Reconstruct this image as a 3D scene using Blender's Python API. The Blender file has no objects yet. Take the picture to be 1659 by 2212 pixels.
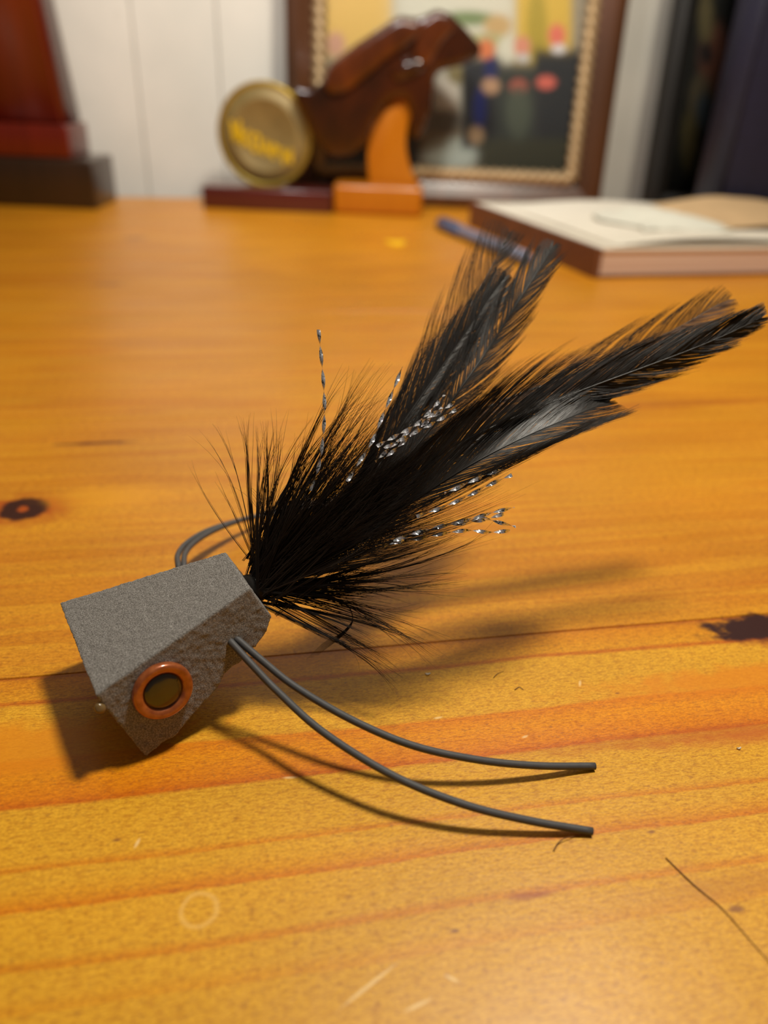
import bpy, bmesh, math, random
import numpy as np
from mathutils import Vector, Matrix, noise
random.seed(7); np.random.seed(7)
R = math.radians
SC = bpy.context.scene
COL = SC.collection

# ------------------------------------------------------------------ camera
F, PITCH, ROLL, CAMH = 1661.0, R(30), 0.045, 0.100      # focal length in pixels of the 1659 x 2212 frame
c_, s_ = math.cos(ROLL), math.sin(ROLL)
r0 = Vector((1, 0, 0)); u0 = Vector((0, math.sin(PITCH), math.cos(PITCH))); FWD = Vector((0, math.cos(PITCH), -math.sin(PITCH)))
RT = c_ * r0 + s_ * u0; UP = -s_ * r0 + c_ * u0
P0 = Vector((0, 0, CAMH))
cam_d = bpy.data.cameras.new('camera'); cam = bpy.data.objects.new('camera', cam_d); COL.objects.link(cam)
cam.matrix_world = Matrix(((RT.x, UP.x, -FWD.x, P0.x), (RT.y, UP.y, -FWD.y, P0.y), (RT.z, UP.z, -FWD.z, P0.z), (0, 0, 0, 1)))
cam_d.sensor_fit = 'VERTICAL'; cam_d.sensor_height = 36.0; cam_d.lens = 36.0 * F / 2212
cam_d.clip_start = 0.005; cam_d.clip_end = 30
cam_d.dof.use_dof = True; cam_d.dof.focus_distance = 0.134; cam_d.dof.aperture_fstop = cam_d.lens / 2.6
SC.camera = cam
SC.view_settings.view_transform = 'Standard'; SC.view_settings.look = 'None'
SC.view_settings.gamma = 1; SC.view_settings.use_curve_mapping = False
SC.view_settings.exposure = 1.10

# ------------------------------------------------------------------ light
w = bpy.data.worlds.new('room_glow'); SC.world = w; w.use_nodes = True
w.node_tree.nodes['Background'].inputs[0].default_value = (1.0, 0.87, 0.72, 1)
w.node_tree.nodes['Background'].inputs[1].default_value = 0.035
def lamp(name, loc, power, radius, col):
    d = bpy.data.lights.new(name, 'POINT'); d.energy = power; d.shadow_soft_size = radius; d.color = col
    o = bpy.data.objects.new(name, d); o.location = loc; COL.objects.link(o); return o
lamp('desk_lamp_light', (0.135, 0.235, 0.55), 5.6, 0.040, (1.0, 0.92, 0.78))

def spot(name, loc, aim, power, radius, col, ang, blend):
    d = bpy.data.lights.new(name, 'SPOT'); d.energy = power; d.shadow_soft_size = radius; d.color = col; d.spot_size = ang; d.spot_blend = blend
    o = bpy.data.objects.new(name, d); o.location = loc; COL.objects.link(o)
    o.rotation_euler = (Vector(aim) - Vector(loc)).to_track_quat('-Z', 'Y').to_euler(); return o
spot('wall_fill_spot', (-.10, .22, .46), (-.04, .74, .12), 3.6, .05, (1.0, .96, .91), R(70), .9)  # unseen fill spot, added to brighten the back wall

# ------------------------------------------------------------------ pixel helpers (points on planes of the real layout)
def ray(u, v): return FWD + RT * ((u - 829.5) / F) - UP * ((v - 1106) / F)
def at(u, v, d): return P0 + ray(u, v) * d
def onz(u, v, z=0.0):
    r = ray(u, v); return P0 + r * ((z - P0.z) / r.z)
def onplane(u, v, pt, n):
    r = ray(u, v); return P0 + r * ((Vector(pt) - P0).dot(n) / r.dot(n))
A = R(11.4); EP = Vector((math.cos(A), math.sin(A), 0)); EQ = Vector((-math.sin(A), math.cos(A), 0))
def PQ(p, q, z=0.0): return EP * p + EQ * q + Vector((0, 0, z))

# ------------------------------------------------------------------ materials
def S(r, g, b):                                    # sRGB 0-255 to linear
    f = lambda c: (c / 255) / 12.92 if c <= 10 else ((c / 255 + .055) / 1.055) ** 2.4
    return (f(r), f(g), f(b), 1)
MATS = {}
class NT:
    def __init__(s, name):
        s.m = bpy.data.materials.new(name); s.m.use_nodes = True; s.t = s.m.node_tree; s.n = s.t.nodes; s.b = s.n['Principled BSDF']
    def add(s, k, **kw):
        n = s.n.new(k)
        for a, v in kw.items(): setattr(n, a, v)
        return n
    def put(s, sock, v):
        if hasattr(v, 'is_output') or isinstance(v, bpy.types.NodeSocket): s.t.links.new(v, sock)
        else: sock.default_value = v
    def math(s, op, a, b=0.0, c=None, clamp=False):
        n = s.add('ShaderNodeMath', operation=op, use_clamp=clamp); s.put(n.inputs[0], a); s.put(n.inputs[1], b)
        if c is not None: s.put(n.inputs[2], c)
        return n.outputs[0]
    def mix(s, f, a, b, mode='MIX'):
        n = s.add('ShaderNodeMix', data_type='RGBA', blend_type=mode); s.put(n.inputs[0], f); s.put(n.inputs[6], a); s.put(n.inputs[7], b); return n.outputs[2]
    def pos(s, scale=(1, 1, 1), rotz=0.0, loc=(0, 0, 0)):
        g = s.add('ShaderNodeNewGeometry'); m = s.add('ShaderNodeMapping'); s.put(m.inputs[0], g.outputs[0])
        m.inputs['Rotation'].default_value = (0, 0, rotz); m.inputs['Scale'].default_value = scale; m.inputs['Location'].default_value = loc
        return m.outputs[0]
    def scale(s, vec, sc, loc=(0, 0, 0)):
        m = s.add('ShaderNodeMapping'); s.put(m.inputs[0], vec); m.inputs['Scale'].default_value = sc; m.inputs['Location'].default_value = loc; return m.outputs[0]
    def noise(s, vec, scale=1.0, detail=3, rough=.5):
        n = s.add('ShaderNodeTexNoise'); s.put(n.inputs['Vector'], vec); n.inputs['Scale'].default_value = scale
        n.inputs['Detail'].default_value = detail; n.inputs['Roughness'].default_value = rough; return n.outputs[0]
    def ramp(s, f, stops, interp='LINEAR'):
        n = s.add('ShaderNodeValToRGB'); s.put(n.inputs[0], f); e = n.color_ramp.elements; n.color_ramp.interpolation = interp
        e[0].position, e[0].color = stops[0]; e[1].position, e[1].color = stops[-1]
        for p, c in stops[1:-1]: x = e.new(p); x.color = c
        return n.outputs[0]
    def bump(s, h, strength, dist):
        n = s.add('ShaderNodeBump'); n.inputs['Strength'].default_value = strength; n.inputs['Distance'].default_value = dist
        s.put(n.inputs['Height'], h); s.put(s.b.inputs['Normal'], n.outputs[0]); return n
    def sep(s, v):
        n = s.add('ShaderNodeSeparateXYZ'); s.put(n.inputs[0], v); return n.outputs
G4 = lambda v: (v, v, v, 1)
def simple(name, rgb, rough=.5, metal=0.0, coat=0.0, nscale=None, namt=.25, spec=.5, bumpd=0.0):
    t = NT(name); c = S(*rgb)
    if nscale:
        nz = t.noise(t.pos(), nscale, 4)
        f = t.ramp(nz, [(.25, G4(1 - namt)), (.75, G4(1 + namt * .5))])
        col = t.mix(1.0, c, f, 'MULTIPLY'); t.put(t.b.inputs['Base Color'], col)
        if bumpd: t.bump(nz, .6, bumpd)
    else: t.b.inputs['Base Color'].default_value = c
    t.b.inputs['Roughness'].default_value = rough; t.b.inputs['Metallic'].default_value = metal
    t.b.inputs['Coat Weight'].default_value = coat; t.b.inputs['Specular IOR Level'].default_value = spec
    return t.m

def table_wood():
    t = NT('varnished_pine')
    v = t.pos((1000, 1000, 1000), -A)                     # millimetres along (p) and across (q) the boards
    w1 = t.noise(t.scale(v, (.012, .03, 0)), 1, 2)
    w2 = t.noise(t.scale(v, (.05, .25, 0), (9, 3, 0)), 1, 2)
    p, q, z = t.sep(v)
    warp = t.math('ADD', t.math('MULTIPLY', t.math('SUBTRACT', w1, .5), 3.4), t.math('MULTIPLY', t.math('SUBTRACT', w2, .5), 1.0))
    fz = t.noise(t.scale(v, (.5, 2.5, 0)), 1, 3)
    qw = t.math('ADD', t.math('ADD', q, warp), t.math('MULTIPLY', t.math('SUBTRACT', fz, .5), .7))
    # near boards: late-wood lines at their places, sharp on one side and fading on the other
    pale, mid, line, deep = S(231, 168, 36), S(228, 156, 24), S(220, 134, 8), S(218, 126, 4)
    q0, q1 = 30., 126.
    st = [(30, pale), (55.6, pale), (55.9, mid), (58, pale), (60.9, pale), (61.2, line), (62.6, pale), (69.0, pale), (69.3, deep), (71, mid), (73, pale),
          (75.0, pale), (75.3, line), (76.6, pale), (86.5, pale), (86.8, S(210, 106, 2)), (88.5, S(230, 134, 2)), (93, S(238, 150, 4)), (96.0, S(226, 132, 4)), (96.8, pale), (108.8, pale),
          (109.6, S(200, 100, 6)), (110.6, mid), (115.8, S(222, 140, 12)), (116.6, S(178, 86, 10)), (117.4, mid), (126, mid)]
    near = t.ramp(t.math('DIVIDE', t.math('SUBTRACT', qw, q0), q1 - q0), [((a - q0) / (q1 - q0), b) for a, b in st])
    # farther boards
    fn = t.noise(t.scale(v, (.0035, .085, 0), (2, 7.3, 0)), 1, 4, .62)
    fn2 = t.noise(t.scale(v, (.012, .5, 0), (5, 1.3, 0)), 1, 3)
    far = t.ramp(fn, [(.30, S(208, 130, 20)), (.42, S(220, 146, 26)), (.52, S(226, 156, 30)), (.56, S(212, 134, 18)), (.66, S(224, 152, 30)), (.74, S(206, 126, 22))])
    far = t.mix(t.math('MULTIPLY', t.ramp(fn2, [(.5, G4(0)), (.75, G4(1))]), .45), far, S(206, 112, 20))
    fm = t.math('MULTIPLY', t.math('SUBTRACT', q, 115), .14, clamp=True)
    col = t.mix(fm, near, far)
    # board-to-board tone, soft patches
    pt = t.noise(t.scale(v, (.02, .05, 0), (4, 4, 0)), 1, 3)
    col = t.mix(1.0, col, t.ramp(pt, [(.3, G4(.90)), (.7, G4(1.05))]), 'MULTIPLY')
    # fine grain flecks
    gr = t.noise(t.scale(v, (1.6, 4.6, 0)), 1, 4, .7)
    col = t.mix(1.0, col, t.ramp(gr, [(.30, (.62, .52, .42, 1)), (.5, (.97, .95, .90, 1)), (.66, (1.14, 1.20, 1.5, 1))]), 'MULTIPLY')
    g2 = t.noise(t.scale(v, (.55, 2.1, 0), (13, 5, 0)), 1, 3, .6)
    col = t.mix(1.0, col, t.ramp(g2, [(.34, (.80, .70, .62, 1)), (.5, (1, 1, 1, 1)), (.66, (1.08, 1.12, 1.35, 1))]), 'MULTIPLY')
    sp = t.noise(t.scale(v, (.9, 1.5, 0), (30, 3, 0)), 1, 3, .6)
    col = t.mix(t.math('MULTIPLY', t.ramp(sp, [(.56, G4(0)), (.70, G4(1))]), .45), col, S(150, 90, 36))
    # knots and streaks: centre p, q and radii in millimetres
    wz = t.noise(t.scale(v, (.25, .35, 0), (3, 8, 0)), 1, 3)
    def spot(cp, cq, rp, rq, color, amount=1.0, ring=None, wob=.9, edge=.75, rot=0.0):
        nonlocal col
        m = t.add('ShaderNodeMapping'); m.vector_type = 'TEXTURE'; t.put(m.inputs[0], v)
        m.inputs['Location'].default_value = (cp, cq, 0); m.inputs['Scale'].default_value = (rp, rq, 1000); m.inputs['Rotation'].default_value = (0, 0, rot)
        ln = t.add('ShaderNodeVectorMath', operation='LENGTH'); t.put(ln.inputs[0], m.outputs[0])
        d = t.math('ADD', ln.outputs['Value'], t.math('MULTIPLY', t.math('SUBTRACT', wz, .5), wob))
        if ring: k = t.ramp(d, ring)
        else: k = t.ramp(d, [(0, G4(1)), (1 - edge, G4(1)), (1, G4(0))], 'EASE')
        col = t.mix(t.math('MULTIPLY', k, amount), col, color)
    spot(-48, 99, 46, 8.5, S(228, 138, 6), .75, edge=.6)
    spot(104, 98.6, 56, 5.0, S(228, 132, 8), .7, edge=.6)
    spot(80, 86, 50, 2.2, S(186, 84, 14), .5, edge=.7)
    spot(75, 58.5, 42, 3.0, S(190, 118, 40), .45, edge=.8)
    spot(-56.3, 181.2, 17, 11, S(176, 70, 10), .9, edge=.8)
    spot(-56.3, 181.2, 6.4, 6.5, S(58, 22, 10), 1, ring=[(0, G4(0)), (.14, G4(.05)), (.3, G4(1)), (.78, G4(1)), (1, G4(0))], wob=.5)
    spot(-36, 186, 22, 9, S(240, 165, 30), .5)
    spot(112, 111.5, 22, 6.5, S(170, 72, 20), .85, edge=.6)
    spot(107, 112.8, 17, 5.2, S(52, 14, 12), 1, edge=.35)
    spot(-44, 219.5, 16, 1.8, S(110, 44, 12), .9, edge=.8)
    spot(-63, 530, 11, 9, S(140, 74, 40), .6, edge=.9)
    spot(-64, 411, 12, 6, S(140, 74, 36), .55, edge=.9)
    spot(60, 330, 30, 5, S(176, 96, 40), .35, edge=.9)
    spot(150, 235, 60, 5, S(170, 88, 26), .55, edge=.8)
    spot(36.5, 61.3, 5, .9, S(160, 66, 22), .7)
    spot(95, 84.5, 38, 3.0, S(196, 92, 24), .6, edge=.8)
    spot(-9.8, 66.2, 2.9, 2.9, S(250, 200, 110), .55, ring=[(0, G4(0)), (.62, G4(0)), (.82, G4(1)), (1, G4(0))], wob=.25)
    for (a, b, l, r_) in ((11.5, 52.8, 6, .5), (17, 49.5, 2.5, .25), (22, 52.0, 1.4, -.6), (31, 96.5, 1.1, .1), (60, 101.5, 1.2, 1.1), (4, 86.9, 1.6, -.1), (45, 90, .9, .3), (-19, 78, 1.2, 1.2)):
        spot(a, b, l, .35, S(255, 222, 160), .6, rot=r_, wob=.3)
    for (a, b, rr) in ((58, 68.6, .7), (86, 71, .9), (-22, 79, .8), (-60, 96, .5), (-18, 97.5, .6), (24, 58, .8), (64, 55, 1.3), (100, 92, 1.0), (66, 98, .5)):
        spot(a, b, rr * 1.3, rr * .6, S(120, 58, 40), .7, wob=.4)
    t.put(t.b.inputs['Base Color'], col)
    rg = t.noise(t.scale(v, (.03, .05, 0), (1, 1, 0)), 1, 3)
    t.put(t.b.inputs['Roughness'], t.math('MULTIPLY_ADD', rg, .18, .30))
    t.b.inputs['Specular IOR Level'].default_value = .34
    bz = t.noise(t.scale(v, (1.1, 3.0, 0), (7, 7, 0)), 1, 4, .65)
    b2 = t.noise(t.scale(v, (.10, .16, 0), (7, 7, 0)), 1, 2)
    t.bump(t.math('ADD', t.math('MULTIPLY', bz, .35), t.math('MULTIPLY', b2, .8)), .5, .00022)
    t.b.inputs['Coat Weight'].default_value = .08; t.b.inputs['Coat Roughness'].default_value = .2
    return t.m

def foam():
    t = NT('grey_craft_foam'); v = t.pos((1000, 1000, 1000))
    a = t.noise(v, 5.0, 3, .75); b = t.noise(v, 8.5, 2, .6)
    col = t.ramp(a, [(.34, S(74, 70, 66)), (.5, S(122, 117, 112)), (.62, S(170, 166, 162))])
    t.put(t.b.inputs['Base Color'], col); t.b.inputs['Roughness'].default_value = .75
    t.b.inputs['Sheen Weight'].default_value = .15
    t.bump(t.math('ADD', a, t.math('MULTIPLY', b, .5)), .9, .00016)
    return t.m

def barb_mat(name, rgb, rough=.38, spec=.6):
    t = NT(name); v = t.pos((1000, 1000, 1000)); n = t.noise(v, .35, 2)
    c = S(*rgb); t.put(t.b.inputs['Base Color'], t.mix(n, c, tuple(x * 1.9 for x in c[:3]) + (1,)))
    t.b.inputs['Roughness'].default_value = rough; t.b.inputs['Specular IOR Level'].default_value = spec
    return t.m

def glass_thin(name, tint=(1, 1, 1), gl=.06):
    t = NT(name); t.n.remove(t.b)
    tr = t.add('ShaderNodeBsdfTransparent'); tr.inputs[0].default_value = (*tint, 1)
    g = t.add('ShaderNodeBsdfGlossy'); g.inputs['Roughness'].default_value = .03
    m = t.add('ShaderNodeMixShader'); fr = t.add('ShaderNodeFresnel'); fr.inputs[0].default_value = 1.45
    t.put(m.inputs[0], t.math('MULTIPLY', fr.outputs[0], 1.0)); t.put(m.inputs[1], tr.outputs[0]); t.put(m.inputs[2], g.outputs[0])
    t.put(t.n['Material Output'].inputs[0], m.outputs[0]); return t.m

def attr_mat(name, rough=.35):
    t = NT(name); a = t.add('ShaderNodeVertexColor'); a.layer_name = 'print'
    t.put(t.b.inputs['Base Color'], a.outputs[0]); t.b.inputs['Roughness'].default_value = rough; return t.m

def dark_wood(name, c1, c2, rough=.25, sc=(60, 60, 6)):
    t = NT(name); n = t.noise(t.pos(sc), 1.0, 4, .6)
    t.put(t.b.inputs['Base Color'], t.ramp(n, [(.3, S(*c1)), (.7, S(*c2))])); t.b.inputs['Roughness'].default_value = rough
    t.b.inputs['Coat Weight'].default_value = .3; t.b.inputs['Coat Roughness'].default_value = .2
    return t.m

M = dict(
    pine=table_wood(), foam=foam(),
    barb_gloss=barb_mat('glossy_black_barb', (24, 19, 15), .32, .6), barb=barb_mat('black_feather_barb', (18, 12, 8), .42, .35), barb_thin=barb_mat('brown_black_thin_barb', (28, 19, 11), .5, .2), barb_web=barb_mat('brown_web_barb', (86, 60, 42), .6, .3),
    hackle=barb_mat('black_marabou_fibre', (22, 13, 6), .5, .28),
    quill=simple('feather_quill', (20, 15, 11), .35),
    rubber=simple('grey_rubber', (80, 79, 80), .6, nscale=900, namt=.15),
    copper=None, pupil=None,
    tinsel=None,
    wall=None,
    gold=simple('brass_rim', (168, 142, 58), .4, .6, nscale=60, namt=.15),
    coinface=simple('olive_coin_face', (140, 120, 72), .5, .2, nscale=80, namt=.2),
    yellow=simple('yellow_enamel', (216, 176, 30), .4),
    maroon=simple('maroon_lacquer', (84, 30, 26), .28, coat=.4, nscale=40, namt=.15),
    mahog=dark_wood('red_mahogany', (92, 22, 8), (112, 30, 12)),
    mahog2=dark_wood('dark_brown_base', (44, 28, 14), (56, 34, 18), .3),
    oak=dark_wood('golden_orange_wood', (176, 100, 6), (190, 114, 12), .35),
    carve=dark_wood('dark_carved_wood', (34, 17, 8), (70, 30, 8), .14, (30, 30, 20)),
    carve2=dark_wood('reddish_carved_wood', (60, 28, 12), (104, 48, 12), .2, (30, 30, 20)),
    framewood=dark_wood('walnut_frame_wood', (66, 40, 22), (92, 54, 28), .34),
    rope=simple('antique_gold_rope', (176, 148, 108), .45, .3, nscale=300, namt=.3),
    glass=glass_thin('picture_glass'),
    photo=attr_mat('photo_print'),
    black=simple('black_frame_wood', (26, 24, 22), .4, nscale=30),
    navy=simple('navy_cloth_binding', (26, 26, 52), .6, nscale=200),
    card=simple('grey_backing_card', (90, 84, 76), .8),
    spine=simple('brown_leather_spine', (124, 80, 56), .5, nscale=120),
    pages=None,
    paper=simple('cream_paper', (238, 230, 214), .7, nscale=25, namt=.06),
    paper2=simple('white_tissue', (228, 226, 212), .7, nscale=40, namt=.1),
    tan=simple('tan_kraft_paper', (214, 180, 136), .7, nscale=40, namt=.12),
    pen=simple('slate_blue_plastic', (122, 134, 164), .3, coat=.3), pencap=simple('dark_blue_plastic', (84, 94, 124), .3),
    scrap=simple('yellow_paper_scrap', (244, 190, 10), .6),
    lint=simple('brown_fibre', (120, 76, 30), .6),
    thread=simple('black_thread', (18, 13, 9), .5),
    floor=simple('floor_carpet', (110, 92, 72), .9, nscale=50),
    glue=simple('amber_glue', (120, 96, 60), .2),
    desk_side=dark_wood('pine_apron', (200, 128, 44), (220, 148, 56), .35),
)
def _spec():
    t = NT('copper_eye_ring'); n = t.noise(t.pos((1000,) * 3), .8, 3)
    t.put(t.b.inputs['Base Color'], t.ramp(n, [(.3, S(150, 74, 32)), (.7, S(184, 104, 54))])); t.b.inputs['Metallic'].default_value = .25
    t.b.inputs['Roughness'].default_value = .3; t.b.inputs['Coat Weight'].default_value = .8; t.b.inputs['Coat Roughness'].default_value = .06; M['copper'] = t.m
    t = NT('dark_olive_pupil'); n = t.noise(t.pos((1000,) * 3), .4, 2)
    t.put(t.b.inputs['Base Color'], t.ramp(n, [(.3, S(36, 34, 24)), (.7, S(66, 48, 20))]))
    t.b.inputs['Roughness'].default_value = .25; t.b.inputs['Coat Weight'].default_value = .9; t.b.inputs['Coat Roughness'].default_value = .08; M['pupil'] = t.m
    t = NT('silver_tinsel'); v = t.pos((1000,) * 3); n = t.noise(v, 2.2, 2)
    t.put(t.b.inputs['Base Color'], t.ramp(n, [(.36, S(70, 76, 84)), (.46, S(235, 240, 246)), (.7, S(215, 205, 220))])); t.b.inputs['Metallic'].default_value = .72
    t.b.inputs['Roughness'].default_value = .22; M['tinsel'] = t.m
    t = NT('white_painted_panelling'); v = t.pos(); n = t.noise(v, 14, 4); n2 = t.noise(t.scale(v, (60, 60, 60)), 1, 2)
    col = t.ramp(n, [(.3, S(216, 214, 205)), (.7, S(230, 226, 216))])
    col = t.mix(t.math('MULTIPLY', t.ramp(n2, [(.68, G4(0)), (.8, G4(1))]), .25), col, S(150, 150, 130))
    t.put(t.b.inputs['Base Color'], col); t.b.inputs['Roughness'].default_value = .5; t.bump(n, .3, .002); M['wall'] = t.m
    t = NT('page_edges'); v = t.pos((1, 1, 1)); _, _, z = t.sep(v); n = t.noise(t.scale(v, (4, 4, 2600)), 1, 2)
    t.put(t.b.inputs['Base Color'], t.ramp(n, [(.35, S(206, 176, 158)), (.65, S(240, 218, 200))])); t.b.inputs['Roughness'].default_value = .8; M['pages'] = t.m
_spec()

# ------------------------------------------------------------------ object helpers
def wloc(o):
    v = Vector((0, 0, 0))
    while o: v += o.location; o = o.parent
    return v
def mk(name, verts, faces, mat, parent=None, smooth=True, normals=True):
    base = wloc(parent) if parent else Vector((0, 0, 0))
    V = np.array([tuple(v) for v in verts], dtype=float)
    off = base if parent else Vector((0, 0, 0))
    if parent is None:
        off = Vector(((V[:, 0].min() + V[:, 0].max()) / 2, (V[:, 1].min() + V[:, 1].max()) / 2, V[:, 2].min()))
    V = V - np.array(off)
    me = bpy.data.meshes.new(name); me.from_pydata(V.tolist(), [], faces); me.materials.append(mat)
    if normals:
        bm = bmesh.new(); bm.from_mesh(me); bmesh.ops.recalc_face_normals(bm, faces=bm.faces); bm.to_mesh(me); bm.free()
    if smooth: me.polygons.foreach_set('use_smooth', [True] * len(me.polygons))
    me.update()
    o = bpy.data.objects.new(name, me); COL.objects.link(o); o.parent = parent
    if parent is None: o.location = off
    return o
def thing(name, label, cat, loc, group=None):
    o = bpy.data.objects.new(name, None); o.empty_display_size = .01; COL.objects.link(o); o.location = loc
    o['label'] = label; o['category'] = cat
    if group: o['group'] = group
    return o
def tag(o, label, cat, group=None):
    o['label'] = label; o['category'] = cat
    if group: o['group'] = group
    return o
def bm_out(bm):
    bm.verts.index_update(); v = [x.co.copy() for x in bm.verts]; f = [[q.index for q in x.verts] for x in bm.faces]; bm.free(); return v, f
def box(c, ex, ey, ez, sx, sy, sz, bev=0.0, seg=2):
    """box with centre-bottom c, unit axes and full sizes"""
    bm = bmesh.new(); bmesh.ops.create_cube(bm, size=1)
    for v in bm.verts: v.co = Vector((v.co.x * sx, v.co.y * sy, (v.co.z + .5) * sz))
    if bev: bmesh.ops.bevel(bm, geom=bm.edges[:], offset=bev, segments=seg, profile=.5, affect='EDGES')
    v, f = bm_out(bm); return [c + ex * p.x + ey * p.y + ez * p.z for p in v], f
X, Y, Z = Vector((1, 0, 0)), Vector((0, 1, 0)), Vector((0, 0, 1))
def prism(poly, o, ex, ez, ey, t0, t1, bev=0.0, seg=2):
    """2D outline (x,z) extruded along ey from t0 to t1"""
    bm = bmesh.new(); a = [bm.verts.new((p[0], t0, p[1])) for p in poly]; b = [bm.verts.new((p[0], t1, p[1])) for p in poly]
    bm.faces.new(a); bm.faces.new(b[::-1]); n = len(poly)
    for i in range(n): bm.faces.new((a[i], b[i], b[(i + 1) % n], a[(i + 1) % n]))
    bmesh.ops.recalc_face_normals(bm, faces=bm.faces)
    if bev: bmesh.ops.bevel(bm, geom=bm.edges[:], offset=bev, segments=seg, profile=.5, affect='EDGES')
    v, f = bm_out(bm); return [o + ex * p.x + ey * p.y + ez * p.z for p in v], f
def spline(pts, n):
    """Catmull-Rom through points (any dimension)"""
    P = np.array([tuple(p) for p in pts], dtype=float); P = np.vstack([2 * P[0] - P[1], P, 2 * P[-1] - P[-2]])
    m = len(P) - 3; out = []
    for i in range(n):
        t = i / (n - 1) * m; k = min(int(t), m - 1); t -= k; a, b, c, d = P[k:k + 4]
        out.append(.5 * ((2 * b) + (-a + c) * t + (2 * a - 5 * b + 4 * c - d) * t * t + (-a + 3 * b - 3 * c + d) * t ** 3))
    return np.array(out)
def tube(pts, rad, seg=12, cap=True):
    P = [Vector(p) for p in pts]; V = []; Fc = []; n = len(P); rad = rad if hasattr(rad, '__len__') else [rad] * n
    T0 = (P[1] - P[0]).normalized(); N = T0.orthogonal().normalized()
    for i in range(n):
        T = (P[min(i + 1, n - 1)] - P[max(i - 1, 0)]).normalized(); N = (N - T * N.dot(T)).normalized(); B = T.cross(N)
        for k in range(seg):
            a = 2 * math.pi * k / seg; V.append(P[i] + (N * math.cos(a) + B * math.sin(a)) * rad[i])
    for i in range(n - 1):
        for k in range(seg): a = i * seg + k; b = i * seg + (k + 1) % seg; Fc.append((a, b, b + seg, a + seg))
    if cap: Fc.append(tuple(range(seg))[::-1]); Fc.append(tuple(range((n - 1) * seg, n * seg)))
    return V, Fc
def lathe(prof, c, ax, seg=48):
    """profile (r, h) around axis ax at c"""
    ax = ax.normalized(); a1 = ax.orthogonal().normalized(); a2 = ax.cross(a1); V = []; Fc = []
    for r, h in prof:
        for k in range(seg): a = 2 * math.pi * k / seg; V.append(c + ax * h + (a1 * math.cos(a) + a2 * math.sin(a)) * r)
    for i in range(len(prof) - 1):
        for k in range(seg): a = i * seg + k; b = i * seg + (k + 1) % seg; Fc.append((a, b, b + seg, a + seg))
    Fc.append(tuple(range(seg))[::-1]); Fc.append(tuple(range((len(prof) - 1) * seg, len(prof) * seg)))
    return V, Fc

# ------------------------------------------------------------------ structure: wall, floor, desk
WQ = 0.735
wall = mk('wall_back', *box(PQ(0, WQ + .03, -.76), EP, EQ, Z, 3.0, .036, 2.6), M['wall'], smooth=False); wall['kind'] = 'structure'
PW = 0.0655
for i in range(-22, 23):
    pc = -.136 + (i + .5) * PW
    o = mk('plank', *box(PQ(pc, WQ + .006, -.76), EP, EQ, Z, PW - .0004, .012, 2.6, .0012, 2), M['wall'], wall, smooth=False)
floor = mk('floor', *box(PQ(0, -.3, -.80), EP, EQ, Z, 3.0, 2.4, .04), M['floor'], smooth=False); floor['kind'] = 'structure'
desk = thing('desk', 'varnished orange pine desk of wide knotty boards under everything', 'desk', PQ(0, .2, -.76))
qs = [-.243, -.123, -.003, .117, .237, .357, .477, .597, .700]
for a, b in zip(qs[:-1], qs[1:]):
    mk('board', *box(PQ(0, (a + b) / 2, -.026), EP, EQ, Z, 1.7, b - a - .00012, .026, .00015, 1), M['pine'], desk, smooth=False)
for sx in (-1, 1):
    for sq in (-.19, .64):
        mk('leg', *box(PQ(sx * .78, sq, -.76), EP, EQ, Z, .07, .07, .734, .004), M['desk_side'], desk, smooth=False)
for sq in (-.19, .64): mk('apron', *box(PQ(0, sq, -.126), EP, EQ, Z, 1.49, .022, .1, .002), M['desk_side'], desk, smooth=False)

# ------------------------------------------------------------------ the popper lure
Apt, Dpt = onz(128, 1302, .0150), onz(205, 1503, .0145)
Cpt, Bpt, Gpt = onz(541, 1270, .0240), onz(487, 1192, .0240), onz(315, 1636, .0003)
lure = thing('fishing_popper', 'grey foam popper lure with orange ringed eye, rubber legs and black feather tail', 'fishing lure', (Gpt.x, Gpt.y, 0))
ns = (Dpt - Gpt).cross(Cpt - Dpt).normalized()
if ns.dot(P0 - Dpt) < 0: ns = -ns
sidepx = [(205, 1503), (541, 1270), (568, 1308), (587, 1332), (575, 1368), (549, 1402), (527, 1437), (508, 1447), (492, 1462), (470, 1490), (440, 1520), (405, 1560), (380, 1590), (352, 1606), (315, 1636)]
near = [onplane(u, v, Dpt, ns) for u, v in sidepx]; near[0] = Dpt.copy(); near[1] = Cpt.copy()
mA, mB = (Apt + Dpt) / 2, (Bpt + Cpt) / 2
wn = ((Apt - Dpt).normalized() + (Bpt - Cpt).normalized()).normalized()
axis = (mB - mA).normalized(); wn = (wn - axis * wn.dot(axis)).normalized()
def mirror(p): return p - wn * 2 * (p - mA).dot(wn)
far_ = [mirror(p) for p in near]; far_[0] = Apt.copy(); far_[1] = Bpt.copy()
for l in (near, far_):
    for p in l: p.z = max(p.z, .0003)
def wedge(px, inset):
    nr = [onplane(u, v, Dpt, ns) - ns * inset for u, v in px]
    fr = [mirror(p) for p in nr]
    for l in (nr, fr):
        for p in l: p.z = max(p.z, .0003)
    return nr, fr
V_, F_ = [], []
front_px = [q_ for q_ in sidepx if q_ not in ((527, 1437), (508, 1447), (492, 1462))]
i_ = front_px.index((549, 1402)); front_px[i_ + 1:i_ + 1] = [(520, 1398), (490, 1392), (488, 1450)]
n1_, f1_ = wedge(front_px, 0); n1_[0], n1_[1], f1_[0], f1_[1] = Dpt.copy(), Cpt.copy(), Apt.copy(), Bpt.copy()
for k_ in (2, 3, 4): f1_[k_] -= axis * .0016
n2_, f2_ = wedge([(470, 1370), (545, 1385), (549, 1402), (527, 1437), (508, 1447), (492, 1462), (470, 1480)], .0011)
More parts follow.
